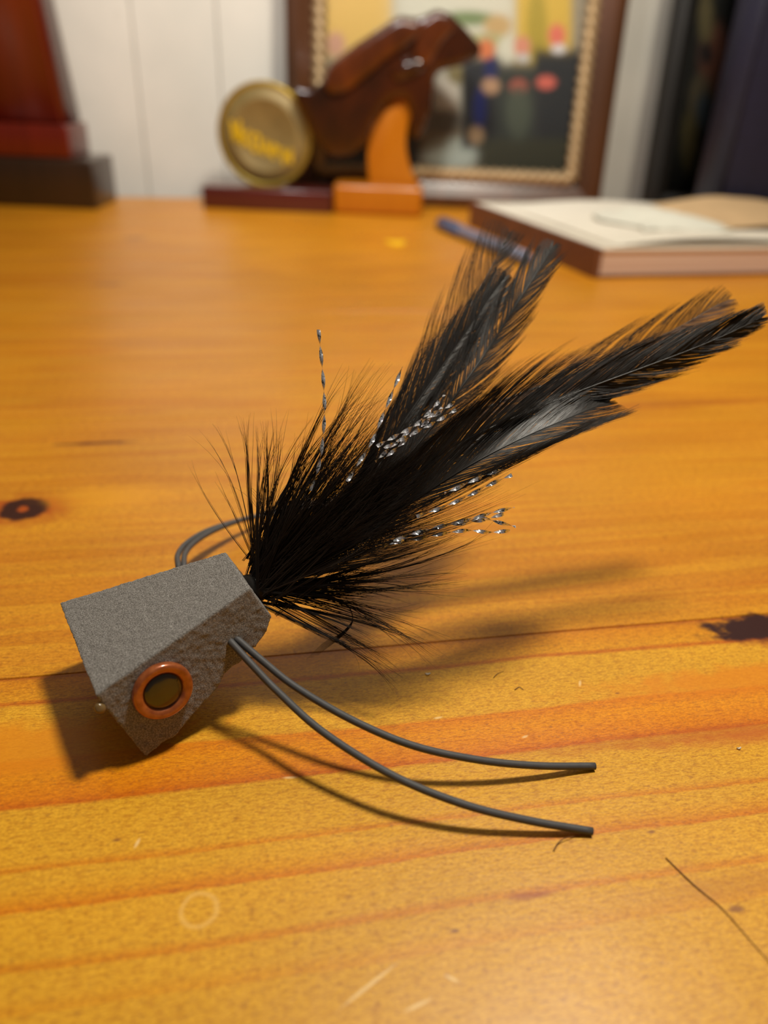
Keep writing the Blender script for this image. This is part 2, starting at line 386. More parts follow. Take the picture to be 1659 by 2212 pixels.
for nr, fr in ((n1_, f1_), (n2_, f2_)):
    bm = bmesh.new(); a = [bm.verts.new(p) for p in nr]; b = [bm.verts.new(p) for p in fr]; n = len(a)
    bm.faces.new(a); bm.faces.new(b[::-1])
    for i in range(n): bm.faces.new((a[i], b[i], b[(i + 1) % n], a[(i + 1) % n]))
    bmesh.ops.triangulate(bm, faces=bm.faces[:]); bmesh.ops.recalc_face_normals(bm, faces=bm.faces)
    v, f = bm_out(bm); k = len(V_); V_ += v; F_ += [[j + k for j in q_] for q_ in f]
v, f = V_, F_
head = mk('foam_head', v, f, M['foam'], lure)
md = head.modifiers.new('rm', 'REMESH'); md.mode = 'VOXEL'; md.voxel_size = .00024; md.use_smooth_shade = True
md = head.modifiers.new('sm', 'SMOOTH'); md.factor = .6; md.iterations = 3
tx = bpy.data.textures.new('foam_lumps', 'CLOUDS'); tx.noise_scale = .0013; tx.noise_depth = 2
md = head.modifiers.new('dp', 'DISPLACE'); md.texture = tx; md.strength = .00026; md.mid_level = .5; md.texture_coords = 'LOCAL'
head['label'] = 'grey foam block head cut to a wedge'
# eye on the near side and its twin on the far side
def eye(c, n_):
    e = mk('eye', *lathe([(.0030, -.0006), (.00485, -.0006), (.00495, .0000), (.0049, .0005), (.0047, .00085), (.0044, .00098), (.0037, .00082), (.00335, .0006), (.0032, .00025)], c, n_, 64), M['copper'], lure)
    e['label'] = 'glossy copper orange ring eye'
    p_ = mk('pupil', *lathe([(.0032, .0002), (.0031, .0005), (.0024, .00072), (.0012, .00084), (.0001, .00088)], c, n_, 48), M['pupil'], e); p_['label'] = 'dark olive pupil'
ec = onplane(351.5, 1491, Dpt + ns * .0004, ns); eye(ec, ns)
gl = at(214, 1532, 0); gl = onplane(216, 1530, Dpt, ns) - ns * .0002
bm = bmesh.new(); bmesh.ops.create_icosphere(bm, subdivisions=3, radius=.0009)
for q_ in bm.verts: q_.co = gl + q_.co * (1 + .3 * noise.noise(q_.co * 900))
mk('glue_bead', *bm_out(bm), M['glue'], lure)

# rubber legs ------------------------------------------------------
LR = .00061
def leg_path(px, z0, pw=1.35, z1=LR, n=60, inside=None):
    s = spline([(*p,) for p in px], n); out = []
    for i, q_ in enumerate(s):
        t = i / (n - 1); out.append(onz(q_[0], q_[1], z1 + (z0 - z1) * (1 - t) ** pw))
    return ([inside] if inside is not None else []) + out
hole = onplane(500, 1386, Dpt, ns); hz = hole.z
for px in ([(512, 1380), (570, 1430), (640, 1485), (760, 1555), (890, 1610), (1030, 1641), (1160, 1654), (1285, 1655)],
           [(498, 1386), (545, 1437), (600, 1494), (700, 1583), (850, 1676), (1000, 1737), (1140, 1772), (1280, 1796)]):
    P = leg_path(px, hz, 1.12, inside=hole - ns * .003)
    mk('rubber_leg', *tube(P, LR, 14), M['rubber'], lure)
for k, px in enumerate(([(385, 1222), (384, 1200), (400, 1176), (440, 1150), (495, 1130), (550, 1117), (640, 1100), (720, 1095)], [(397, 1222), (400, 1196), (420, 1172), (458, 1148), (510, 1127), (560, 1113), (650, 1090), (730, 1080)])):
    P = leg_path(px, .0115 - .0005 * k, 1.1)
    P = [P[0] + (-wn) * .004 - Z * .004, P[0] - wn * .001 - Z * .002] + P
    mk('rubber_leg', *tube(P, LR, 12), M['rubber'], lure)

# feathers ---------------------------------------------------------
E1, E2 = near[3], far_[3]
root = (near[2] + near[3] + far_[2] + far_[3]) / 4
rdep = (root - P0).dot(FWD)
class Hairs:
    """collects tapered three-sided fibres"""
    def __init__(s): s.v = []; s.f = []
    def add(s, P, r0, r1=None, tw=0.0):
        P = np.asarray(P); n = len(P); T = np.gradient(P, axis=0); T /= np.linalg.norm(T, axis=1)[:, None] + 1e-12
        ref = np.array([.31, .2, .93]); N = np.cross(T, ref); N /= np.linalg.norm(N, axis=1)[:, None] + 1e-12; B = np.cross(T, N)
        t = np.linspace(0, 1, n); r = r0 * (1 - t ** 2.2 * (1 - (r1 if r1 is not None else .18)))
        b = len(s.v)
        for a in (0, 2.094, 4.189):
            pass
        rings = np.stack([P + (N * math.cos(a + tw) + B * math.sin(a + tw)) * r[:, None] for a in (0, 2.094, 4.189)], 1).reshape(-1, 3)
        rings[:, 2] = np.maximum(rings[:, 2], .00006)
        s.v.extend(rings.tolist())
        for i in range(n - 1):
            o = b + i * 3
            s.f += [(o, o + 1, o + 4, o + 3), (o + 1, o + 2, o + 5, o + 4), (o + 2, o, o + 3, o + 5)]
    def out(s, name, mat, parent, kind=True):
        o = mk(name, s.v, s.f, mat, parent, smooth=True, normals=False)
        if kind: o['kind'] = 'stuff'
        return o
def interp(tab, t):
    xs = [a for a, _ in tab]; ys = [b for _, b in tab]; return float(np.interp(t, xs, ys))
def feather(label, path, tilt, up, dn, mats=('barb', 'barb'), spacing=.00021, width=(.000055, .000055), a0=34, a1=10, t0=.04, cup=.0, quill=.00038, part=(1.0, 1.0)):
    """path: (u, v, depth) along the quill; up/dn: tables of t -> vane half width (mm); tilt: roll of the vane about its quill"""
    P = spline([tuple(root)] + [tuple(at(*p)) for p in path], 160)
    seg = np.linalg.norm(np.diff(P, axis=0), axis=1); L = np.concatenate([[0], np.cumsum(seg)]); tot = L[-1]
    def pt(s): return np.array([np.interp(s, L, P[:, k]) for k in range(3)])
    chord = Vector(P[-1] - P[0]).normalized()
    mid = Vector(P[80]); n0 = (P0 - mid).normalized(); n0 = (n0 - chord * n0.dot(chord)).normalized()   # flat side of the plume
    n0 = (Matrix.Rotation(R(tilt), 3, chord) @ n0).normalized()
    f = thing_part = None
    qv, qf = tube([pt(s) for s in np.linspace(0, tot * .992, 60)], [quill * (1 - .88 * k / 59) for k in range(60)], 8)
    rach = mk('feather', qv, qf, M['quill'], lure); rach['label'] = label
    for side, tab, mt, wd, prt, nm_ in ((-1, up, mats[0], width[0], part[0], 'upper_vane'), (1, dn, mats[1], width[1], part[1], 'lower_vane')):
        H = Hairs(); s = tot * t0; clump = 0; ca = 0; cl = 1; cn = 0
        while s < tot * .997:
            t = s / tot
            if clump <= 0: clump = random.randint(5, 22); ca = random.gauss(0, 1.5) * prt; cl = 1 + random.gauss(0, .07) * prt; cn = random.gauss(0, 1) * prt
            clump -= 1
            hw = interp(tab, t) * .001
            if hw > 0:
                Tn = Vector(pt(min(s + .001, tot)) - pt(max(s - .001, 0))).normalized()
                N_ = (n0 - Tn * n0.dot(Tn)).normalized(); S_ = Tn.cross(N_) * side * (1 if True else 1)
                A0 = R(a0 + ca + random.gauss(0, 1.0)); A1 = R(a1 + ca * .6 + random.gauss(0, 1.5))
                mean = (math.sin(A0) + 2 * math.sin((A0 + A1) / 2)) / 3
                ln = hw / max(mean, .08) * cl * (1 + random.gauss(0, .05))
                ln = min(ln, (tot - s) * 1.03 + .0012)
                k = 7; q_ = Vector(pt(s)); pts = [q_.copy()]
                for j in range(k):
                    u_ = (j + .5) / k; ang = A0 + (A1 - A0) * u_
                    d = Tn * math.cos(ang) + S_ * math.sin(ang) + N_ * (cup * (u_ - .2) + .02 * cn * u_)
                    q_ = q_ + d.normalized() * (ln / k); pts.append(q_.copy())
                H.add([tuple(x) for x in pts], wd * (.8 + .4 * random.random()), tw=random.random())
            s += spacing * (.7 + .6 * random.random()) / (1 if prt < 3 else 1)
        o = H.out(nm_, M[mt], rach)
    return rach
d = rdep
feather('long black feather reaching farthest right', [(800, 1098, d + .002), (989, 963, d + .004), (1100, 907, d + .006), (1250, 846, d + .008), (1400, 790, d + .010), (1500, 752, d + .011), (1570, 722, d + .012), (1648, 685, d + .013)], 8,
        [(0, 3), (.2, 5), (.45, 6.0), (.65, 5.2), (.82, 4.2), (.93, 2.8), (1, 1.0)], [(0, 3), (.3, 4.5), (.6, 4.6), (.8, 3.2), (.93, 1.9), (1, .8)], spacing=.00010, width=(.000055, .000055), a0=20, a1=6, part=(.55, .8))
feather('black feather behind with sparse brown upper vane', [(760, 1090, d + .006), (960, 930, d + .012), (1100, 860, d + .016), (1250, 806, d + .019), (1400, 742, d + .021), (1490, 694, d + .022), (1540, 664, d + .023), (1577, 646, d + .0235)], -12,
        [(0, 2), (.3, 4.2), (.5, 6.0), (.75, 6.4), (.9, 4.4), (.97, 2.2), (1, .9)], [(0, 2), (.5, 4), (.8, 4.2), (.92, 3.2), (1, .8)], mats=('barb_thin', 'barb_web'), spacing=.00024, width=(.000045, .00007), a0=27, a1=8, part=(1.3, .5))
feather('lower black feather with a glossy streak', [(750, 1185, d - .003), (870, 1098, d - .003), (1000, 1014, d - .002), (1120, 950, d + .001), (1230, 902, d + .005), (1318, 866, d + .010)], -24,
        [(0, 3), (.3, 5), (.6, 5.0), (.9, 3), (1, .8)], [(0, 3), (.15, 6), (.35, 7.6), (.6, 6.6), (.85, 4.5), (1, 1.5)], mats=('barb_gloss', 'barb'), spacing=.00012, width=(.00006, .000036), a0=20, a1=5, part=(.5, .8))
feather('leftmost upright black feather with thin brown fringe', [(700, 1130, d + .003), (800, 1010, d + .008), (870, 910, d + .013), (940, 790, d + .018), (1005, 680, d + .023), (1060, 580, d + .028), (1083, 535, d + .030), (1101, 500, d + .032)], -6,
        [(0, 2), (.3, 5.0), (.5, 7.5), (.7, 8.0), (.88, 5.2), (.96, 2.6), (1, 1)], [(0, 2), (.3, 5), (.6, 5.0), (.85, 4.5), (1, 1)], mats=('barb_thin', 'barb_thin'), spacing=.00030, width=(.000045, .00006), a0=26, a1=7, part=(1.2, 1.2))
feather('dense black feather between the two upright ones', [(720, 1130, d + .002), (810, 1010, d + .006), (880, 900, d + .010), (950, 800, d + .014), (1020, 700, d + .018), (1068, 630, d + .021), (1092, 598, d + .022)], 10,
        [(0, 3), (.3, 5.2), (.6, 5.0), (.85, 3.5), (1, 1)], [(0, 3), (.3, 5.2), (.6, 5.4), (.85, 3.8), (1, 1)], spacing=.00013, width=(.00006, .00006), a0=22, a1=6, part=(.7, .7))
feather('upright black feather with the second tip', [(730, 1140, d + .001), (850, 1020, d + .005), (935, 920, d + .009), (1000, 832, d + .012), (1060, 745, d + .016), (1120, 650, d + .019), (1165, 580, d + .022), (1195, 530, d + .024)], -14,
        [(0, 3), (.3, 6), (.5, 6.6), (.75, 5.2), (.9, 3.0), (1, 1)], [(0, 3), (.3, 4.5), (.6, 5.0), (.85, 3.6), (.95, 2), (1, .8)], mats=('barb', 'barb_thin'), spacing=.00017, width=(.000055, .000055), a0=24, a1=6, part=(1.5, 1.0))

# marabou plumes wound round the back of the head ------------------
rt = np.array(root); bwd = np.array((root - (mA + mB) / 2).normalized())
def plume(tip, dd, n, spread, bend=0.0, r0=.00006, dsp=.004, rad=.0042, per=11):
    """n fibres in ropy clumps that splay towards their tips: tip in the frame, dd depth beyond the root, spread in mm"""
    H = Hairs(); tp = np.array(at(tip[0], tip[1], d + dd)); ax = tp - rt; ln = np.linalg.norm(ax); axn = ax / ln
    fw = np.array(FWD); side = np.cross(axn, fw); side /= np.linalg.norm(side)
    up_, rt_ = np.array(UP), np.array(RT); lift = up_ * axn.dot(up_) + rt_ * axn.dot(rt_) * .3
    nsub = max(1, int(round(n / per))); ts = np.linspace(0, 1, 12)[:, None]
    for k in range(nsub):
        m = n // nsub
        s1, s2, sh = random.gauss(0, spread * .0010) * (k > 0), random.gauss(0, dsp * .8), abs(random.gauss(0, .10 if n > 20 else .05)) * (k > 0)
        rj = rt + side * random.gauss(0, .0010) + fw * random.gauss(0, .0009) + np.array(wn) * random.gauss(0, .0018) + lift * rad * random.uniform(.2, .8)
        tj = tp + side * s1 + fw * s2 - axn * ln * sh
        bn = bend * .001 * random.uniform(.6, 1.3)
        c1 = rj + axn * ln * .35 + side * (bn * .6 + s1 * .2); c2 = rj + axn * ln * .7 + side * (bn + s1 * .6)
        base = rj * (1 - ts) ** 3 + 3 * c1 * ts * (1 - ts) ** 2 + 3 * c2 * ts ** 2 * (1 - ts) + tj * ts ** 3
        base = base + side * np.sin(ts * 5 + random.random() * 6) * ts * ln * .010
        for i in range(m):
            t0 = random.uniform(.15, .7) if n > 20 else random.uniform(.35, .8); te = (random.uniform(.72, 1.04) if n > 20 else random.uniform(.82, 1.04)) if i else 1.0
            off = side * random.gauss(0, .0011 + spread * .0002) + fw * random.gauss(0, .0010)
            tt = ts * te; Pp = np.stack([np.interp(tt[:, 0], ts[:, 0], base[:, q_]) for q_ in range(3)], 1)
            k2 = np.clip((tt - t0) / (1 - t0), 0, 1.1) ** 1.3
            Pp = Pp + off * k2 + (side * random.gauss(0, .00010) + fw * random.gauss(0, .0001)) * 1.5
            Pp[:, 2] = np.maximum(Pp[:, 2], .0002)
            H.add(Pp, r0 * (.7 + .6 * random.random()), .12)
    return H
groups = [
  [((385, 995), .004, 2, .4, 2.5), ((470, 1018), .006, 2, 1.2, 2.0), ((440, 925), .000, 3, 1.0, -1.5), ((462, 900), .002, 3, .8, -1.2)],
  [((512, 890), .003, 5, 1.0, -.6), ((528, 900), .000, 7, 1.0, -.6), ((548, 915), .002, 9, 1.2, -.4), ((575, 910), .000, 9, 1.2, -.2), ((600, 873), .001, 5, .6, -.2), ((592, 925), .002, 12, 1.4, 0)],
  [((622, 935), .004, 5, 1.5, 0), ((650, 930), .006, 5, 1.8, .3), ((600, 1000), .002, 22, 2.5, 0), ((640, 1010), .0, 14, 2.5, 0)],
  [((676, 900), .003, 4, .8, .8), ((700, 930), .001, 16, 1.6, 1), ((722, 850), .002, 6, .7, 1.2), ((760, 805), .004, 8, .7, 2.0), ((700, 990), -.001, 30, 2.5, .8)],
  [((800, 850), .003, 12, 1.5, 1.4), ((822, 775), .005, 10, .8, 1.6), ((845, 785), .006, 12, .9, 1.4), ((790, 880), .002, 40, 2.8, 1), ((850, 830), .004, 30, 2.5, 1), ((760, 930), -.001, 46, 3.0, .8)],
  [((900, 850), .004, 45, 3.5, .5), ((930, 900), .003, 50, 3.5, 0), ((960, 930), .001, 45, 3.5, 0), ((860, 980), -.003, 60, 4.0, 0), ((990, 960), .000, 40, 3.5, 0)],
  [((1010, 1000), -.001, 50, 3.5, 0), ((1000, 1050), -.002, 45, 3.2, 0), ((950, 1090), -.002, 50, 3.0, 0), ((880, 1080), -.004, 60, 3.0, 0), ((800, 1120), -.005, 60, 3.2, 0)],
  [((1000, 1110), -.001, 12, 1.6, -1.5), ((1033, 1136), .000, 9, 1.4, -3.0), ((1088, 1150), .001, 9, 1.0, -3.4), ((985, 1166), .000, 10, 1.2, -2.6), ((935, 1178), .002, 16, 1.8, -1.5), ((900, 1160), -.002, 30, 2.4, -1)],
  [((992, 1222), .002, 12, .9, -2.2), ((1008, 1247), .001, 9, .8, -.8), ((1012, 1273), .002, 4, .5, -.6), ((958, 1282), -.001, 5, .8, 1.5), ((900, 1240), -.001, 30, 2.2, -1.0), ((870, 1215), .001, 26, 2.4, -1.0)],
  [((912, 1332), .001, 7, 1.2, 1.2), ((893, 1300), .000, 14, 1.4, .6), ((860, 1330), -.001, 18, 2.2, 1.0), ((840, 1280), .001, 26, 2.6, 0)],
  [((947, 1400), -.001, 7, .8, 3.0), ((993, 1394), .000, 4, .5, 3.2), ((942, 1413), .000, 5, .5, 3.4), ((900, 1385), -.002, 12, 1.2, 2.2), ((860, 1370), -.001, 16, 1.8, 1.2)],
  [((869, 1482), -.002, 6, 1.0, 1.6), ((890, 1468), -.001, 6, .9, 2.0), ((830, 1440), -.002, 9, 1.4, 1.0), ((800, 1400), .000, 10, 1.8, .6), ((780, 1350), .001, 30, 2.6, .4)],
]
for g in groups:
    allh = Hairs()
    for tip, dd, n_, sp, bend in g:
        h = plume(tip, dd, int(n_ * (1.9 if n_ >= 40 else 1.5)), sp, bend, per=5 if n_ >= 40 else 11); b = len(allh.v); allh.v += h.v; allh.f += [tuple(i + b for i in q_) for q_ in h.f]
    allh.out('marabou_plume', M['hackle'], lure)
# one thick barb that droops and curls back towards the desk
h = Hairs()
for k in range(9):
    P = spline([tuple(root), tuple(at(720 + k, 1290 + k, d)), tuple(at(762, 1330 + k, d + .001)), tuple(at(740, 1365 + k, d + .002)), tuple(at(700, 1388 + 2 * k, d + .003)), tuple(at(662 + 3 * k, 1424 - k, d + .003))], 22)
    P[:, 2] = np.maximum(P[:, 2], .0003); h.add(P, .00008, .1)
h.out('curled_plume', M['hackle'], lure)
# black thread wraps at the back of the head
tv, tf = tube([root - Vector(bwd) * .002, root + Vector(bwd) * .0005, root + Vector(bwd) * .002, root + Vector(bwd) * .0042], [.0026, .0026, .0018, .0009], 20)
mk('thread_wrap', tv, tf, M['thread'], lure)

# tinsel -----------------------------------------------------------
def tinsel(px, dd0, dd1, wd=.00034, pitch=.0042, ph=0.0):
    s = spline(px, 140); n_ = len(s); V = []; Fc = []
    P = [at(q_[0], q_[1], d + dd0 + (dd1 - dd0) * i / (n_ - 1)) for i, q_ in enumerate(s)]
    for p in P: p.z = max(p.z, .0006)
    L_ = 0
    for i in range(n_):
        T = (P[min(i + 1, n_ - 1)] - P[max(i - 1, 0)]).normalized(); N = T.cross(Vector((.2, .3, .93))).normalized(); B = T.cross(N)
        if i: L_ += (P[i] - P[i - 1]).length
        a = math.pi * L_ / pitch + ph; dr = N * math.cos(a) + B * math.sin(a); nr = -N * math.sin(a) + B * math.cos(a)
        V += [P[i] + dr * wd, P[i] + nr * .00003, P[i] - dr * wd, P[i] - nr * .00003]
    for i in range(n_ - 1):
        for k in range(4): a = i * 4 + k; b = i * 4 + (k + 1) % 4; Fc.append((a, b, b + 4, a + 4))
    Fc += [(3, 2, 1, 0), tuple(range(4 * n_ - 4, 4 * n_))]
    o = mk('tinsel_strand', V, Fc, M['tinsel'], lure, smooth=False); return o
tinsel([(688, 712), (694, 770), (699, 830), (701, 890), (697, 950), (690, 1000), (672, 1060)], .000, -.001, ph=.4)
tinsel([(869, 793), (850, 842), (826, 900), (803, 955), (775, 1000), (750, 1040)], .002, -.004, ph=1.0)
for i, (a_, b_, c__) in enumerate((((960, 853), (925, 893), (868, 945)), ((983, 868), (930, 905), (880, 948)), ((985, 885), (940, 912), (885, 940)), ((955, 880), (910, 912), (862, 938)))):
    tinsel([a_, b_, c__, (2 * c__[0] - b_[0], 2 * c__[1] - b_[1])], .001 - .0006 * i, -.004, pitch=.0028, ph=i * .9)
for i, px in enumerate(([(1111, 1096), (1070, 1106), (1020, 1120), (970, 1132), (920, 1146), (850, 1168)], [(1088, 1110), (1040, 1124), (990, 1128), (940, 1142), (890, 1158), (830, 1180)],
                        [(1114, 1138), (1075, 1128), (1040, 1120), (1000, 1130), (950, 1138), (880, 1156)], [(1102, 1146), (1060, 1150), (1010, 1146), (960, 1152), (910, 1162), (850, 1172)],
                        [(1106, 1026), (1060, 1046), (1010, 1072), (960, 1094), (900, 1116)], [(1092, 1013), (1050, 1026), (1010, 1044), (960, 1066)])):
    tinsel(px, -.005 + .0006 * (i % 3), -.006, pitch=.0036, ph=i * 1.3)

# ------------------------------------------------------------------ small things on the desk near the lure
def strand(name, px, r, label, cat, mat=None):
    s = spline(px, 24); P = [onz(q_[0], q_[1], q_[2] * .001 + r) for q_ in s]
    v, f = tube(P, [r * (1 - .6 * i / 23) for i in range(24)], 6); return tag(mk(name, v, f, M[mat or 'lint']), label, cat)
strand('loose_fibre', [(1196, 1838, .0), (1205, 1822, .2), (1220, 1811, .4), (1243, 1806, .1)], .00012, 'short curved brown fibre lying by the lower rubber leg tip', 'fibre')
strand('loose_fibre', [(1438, 1853, .0), (1500, 1912, .08), (1560, 1962, .1), (1620, 2030, .08), (1690, 2110, .0)], .00010, 'long thin brown fibre crossing the desk at lower right', 'fibre')
strand('loose_fibre', [(1066, 1464, 0), (1075, 1455, .1), (1088, 1450, .0)], .00008, 'tiny dark curl of fibre right of the feather tips', 'fibre')
strand('loose_fibre', [(1112, 1490, 0), (1122, 1484, .1), (1131, 1490, .0)], .00009, 'tiny pale brown crumb of fibre above the orange grain band', 'fibre')
def scrap(name, cu, cv, r, h, mat, label, cat, asp=.6):
    c0 = onz(cu, cv); V = []; n_ = 9
    for k in range(n_):
        a = 2 * math.pi * k / n_; q_ = r * (1 + .25 * math.sin(3 * a + cu)); V.append(c0 + EP * math.cos(a) * q_ + EQ * math.sin(a) * q_ * asp + Z * .0001)
    V += [v_ + Z * (h * (.6 + .4 * math.sin(k * 2.1))) for k, v_ in enumerate(V[:n_])]; V.append(c0 + Z * h * 1.3)
    Fc = [tuple(range(n_))[::-1]] + [(k, (k + 1) % n_, n_ + (k + 1) % n_, n_ + k) for k in range(n_)] + [(n_ + k, n_ + (k + 1) % n_, 2 * n_) for k in range(n_)]
    return tag(mk(name, V, Fc, M[mat], smooth=False), label, cat)
scrap('paper_scrap', 855, 526, .0062, .0010, 'scrap', 'small yellow paper scrap lying flat in front of the orange stand', 'scrap', 1.6)
scrap('glue_fleck', 924, 1457, .0005, .0002, 'paper', 'tiny white dried glue fleck right of the drooping feather tips', 'fleck', .5)
scrap('glue_fleck', 1596, 1618, .0004, .0003, 'paper', 'tiny bright fleck on the desk near the right edge', 'fleck', .5)

# ------------------------------------------------------------------ background: mahogany tapered case
def yplane(y0, u, v): return onplane(u, v, (0, y0, 0), Y)
y1 = .603
bx1 = yplane(y1, 207, 440).x; bt = yplane(y1, 207, 348).z; x_c = bx1 - .083
case = thing('wooden_case', 'dark red tapered wooden case on a black-brown plinth at far left', 'case', (x_c, y1 + .025, 0))
mk('plinth', *box(Vector((x_c, y1 + .0245, 0)), X, Y, Z, 2 * (bx1 - x_c), .049, bt, .002, 3), M['mahog2'], case)
c1x = yplane(y1 + .004, 147, 300).x; c1z = yplane(y1 + .004, 135, 270).z
mk('collar', *box(Vector((x_c, y1 + .0245, bt)), X, Y, Z, 2 * (c1x - x_c), .041, c1z - bt, .0015, 3), M['mahog'], case)
xa = yplane(y1 + .006, 134, 262); xb = yplane(y1 + .006, 74, 0); ht = .30
sl = (xb.x - xa.x) / (xb.z - xa.z); w0 = xa.x - x_c; w1_ = w0 + sl * ht
V = []
for zz, hw_, dy in ((c1z, w0, .0185), (c1z + ht, max(w1_, .008), .012)):
    for sx, sy in ((-1, -1), (1, -1), (1, 1), (-1, 1)): V.append(Vector((x_c + sx * hw_, y1 + .0245 + sy * dy, zz)))
bm = bmesh.new(); bv = [bm.verts.new(p) for p in V]
for q_ in ((3, 2, 1, 0), (4, 5, 6, 7), (0, 1, 5, 4), (1, 2, 6, 5), (2, 3, 7, 6), (3, 0, 4, 7)): bm.faces.new([bv[i] for i in q_])
bmesh.ops.bevel(bm, geom=bm.edges[:], offset=.0015, segments=2, affect='EDGES')
mk('tapered_body', *bm_out(bm), M['mahog'], case)

# ------------------------------------------------------------------ coin on a maroon block
yc = .632
l_, r_ = yplane(yc, 437, 430).x, yplane(yc, 716, 430).x; zt = yplane(yc, 576, 408).z
coin = thing('display_medal', 'round brass medal with yellow lettering standing on a maroon block', 'medal', ((l_ + r_) / 2, yc + .019, 0))
mk('base_block', *box(Vector(((l_ + r_) / 2, yc + .019, 0)), X, Y, Z, r_ - l_, .038, zt, .0016, 3), M['maroon'], coin)
cy = yc + .019
cc = yplane(cy, 572, 290); cr = (yplane(cy, 676, 290) - yplane(cy, 468, 290)).length / 2
cc.z = zt + cr - .0015
ca_ = Vector((-.10, -1, .0)).normalized()
disc = mk('disc', *lathe([(cr * .90, -.0022), (cr * .985, -.0024), (cr, -.0012), (cr, .0012), (cr * .985, .0024), (cr * .93, .0024), (cr * .90, .0014), (cr * .70, .0013), (cr * .68, .0017), (cr * .66, .0013), (.0002, .0013)], cc, ca_, 72), M['gold'], coin)
fc = mk('face', *lathe([(cr * .895, .0005), (cr * .895, .00155), (cr * .72, .00155), (cr * .70, .0020), (cr * .66, .0020), (cr * .64, .0015), (.0002, .0015)], cc, ca_, 64), M['coinface'], disc)
ex = Vector((1, -.10, 0)).normalized()
def cpt(u, v): # position on the coin face from offsets in coin radii
    return cc + ca_ * .0024 + ex * (u * cr) + Z * (v * cr)
# raised yellow characters, too worn and blurred to read: rows of slanted strokes
def stroke(a, b, wd=.055):
    a = Vector(a); b = Vector(b); dr = (b - a).normalized(); nn = Vector((-dr.y, dr.x)) * wd
    q4 = [a - nn, b - nn, b + nn, a + nn]; V = [cpt(p.x, p.y) - ca_ * .0006 for p in q4] + [cpt(p.x, p.y) for p in q4]
    return V, [(0, 1, 2, 3), (7, 6, 5, 4), (0, 4, 5, 1), (1, 5, 6, 2), (2, 6, 7, 3), (3, 7, 4, 0)]
import itertools
glyphs = [[(0, 1, .25, 0), (.25, 0, .5, .8), (.5, .8, .75, 0), (.75, 0, 1, 1)], [(0, 0, 0, 1), (0, .5, .9, 1), (0, .5, .9, 0)], [(0, 0, 0, 1), (0, 1, .8, 1), (.8, 1, .8, 0), (.8, 0, 0, 0)],
          [(0, 0, .4, 1), (.4, 1, .8, 0), (.2, .4, .6, .4)], [(0, 0, 0, 1), (0, 1, .8, .6), (.8, .6, 0, .4)], [(0, 0, 0, 1), (0, 1, .45, .3), (.45, .3, .9, 1), (.9, 1, .9, 0)]]
for gi, gl_ in enumerate(glyphs):
    V = []; Fc = []; x0 = -.68 + gi * .215; y0_ = .06 - gi * .075 - (.0 if gi else -.0); hh = .30 if gi else .40
    for a, b, c, e in gl_:
        v_, f_ = stroke((x0 + a * .18, y0_ - .2 + b * hh), (x0 + c * .18, y0_ - .2 + e * hh), .034); k = len(V); V += v_; Fc += [tuple(i + k for i in q_) for q_ in f_]
    mk('letter', V, Fc, M['yellow'], disc, smooth=False)

# ------------------------------------------------------------------ carving on its orange stand
yo = .634
carv = thing('wood_carving', 'glossy dark brown wooden animal carving propped on an orange curved stand', 'carving', (yplane(yo, 818, 455).x, yo + .018, 0))
l_, r_ = yplane(yo, 719, 430).x, yplane(yo, 913, 430).x; zt2 = yplane(yo, 818, 400).z
st = mk('stand_base', *box(Vector(((l_ + r_) / 2, yo + .016, 0)), X, Y, Z, r_ - l_, .032, zt2, .004, 4), M['oak'], carv)
yh = yo + .016
def yp2(u, v): p = yplane(yh, u, v); return (p.x, p.z)
left = spline([(797, 398), (794, 330), (806, 275), (832, 232), (868, 205), (912, 190), (938, 186)], 18); right = spline([(940, 190), (905, 222), (884, 262), (877, 310), (886, 360), (905, 398)], 14)
poly = [yp2(*q_) for q_ in list(left) + list(right)]
mk('curved_support', *prism(poly, Vector((0, yh, 0)), X, Z, Y, -.006, .006, .0015, 2), M['oak'], carv)
# the carved figure: skinned body with lobes
def skin(name, chains, mat, parent, sub=2):
    base = wloc(parent); vs = []; es = []; rs = []; idx = {}
    for ch in chains:
        prev = None
        for (u, v, dy, rp) in ch:
            key = (u, v)
            if key not in idx: idx[key] = len(vs); vs.append(yplane(yh + dy, u, v) - base); rs.append(rp * .00037)
            if prev is not None: es.append((prev, idx[key]))
            prev = idx[key]
    me = bpy.data.meshes.new(name); me.from_pydata([tuple(v_) for v_ in vs], es, []); me.materials.append(mat)
    o = bpy.data.objects.new(name, me); COL.objects.link(o); o.parent = parent
    m = o.modifiers.new('sk', 'SKIN'); m.use_smooth_shade = True
    sv = me.skin_vertices[0].data
    for i, r in enumerate(rs): sv[i].radius = (r * .8, r)
    sv[0].use_root = True
    m = o.modifiers.new('ss', 'SUBSURF'); m.levels = sub; m.render_levels = sub
    return o
cpoly = [yp2(*q_) for q_ in [(636, 182), (672, 192), (698, 178), (710, 142), (768, 96), (862, 34), (905, 40), (942, 20), (970, 28), (1003, 60), (1042, 104), (1032, 126), (985, 146), (946, 152), (936, 172), (934, 230), (920, 280), (900, 304), (886, 290), (886, 245), (872, 206), (838, 220), (815, 258), (798, 305), (760, 335), (716, 338), (682, 300), (654, 240), (638, 205)]]
fig = mk('figure', *prism(cpoly, Vector((0, yh, 0)), X, Z, Y, -.0135, .0135), M['carve'], carv)
m_ = fig.modifiers.new('rm', 'REMESH'); m_.mode = 'VOXEL'; m_.voxel_size = .0022; m_.use_smooth_shade = True
m_ = fig.modifiers.new('sm', 'SMOOTH'); m_.factor = .6; m_.iterations = 14
fig['label'] = 'dark carved animal body'
up_poly = [yp2(*q_) for q_ in [(700, 186), (712, 146), (770, 99), (862, 40), (903, 47), (912, 74), (878, 104), (840, 128), (798, 164), (752, 200), (716, 206)]]
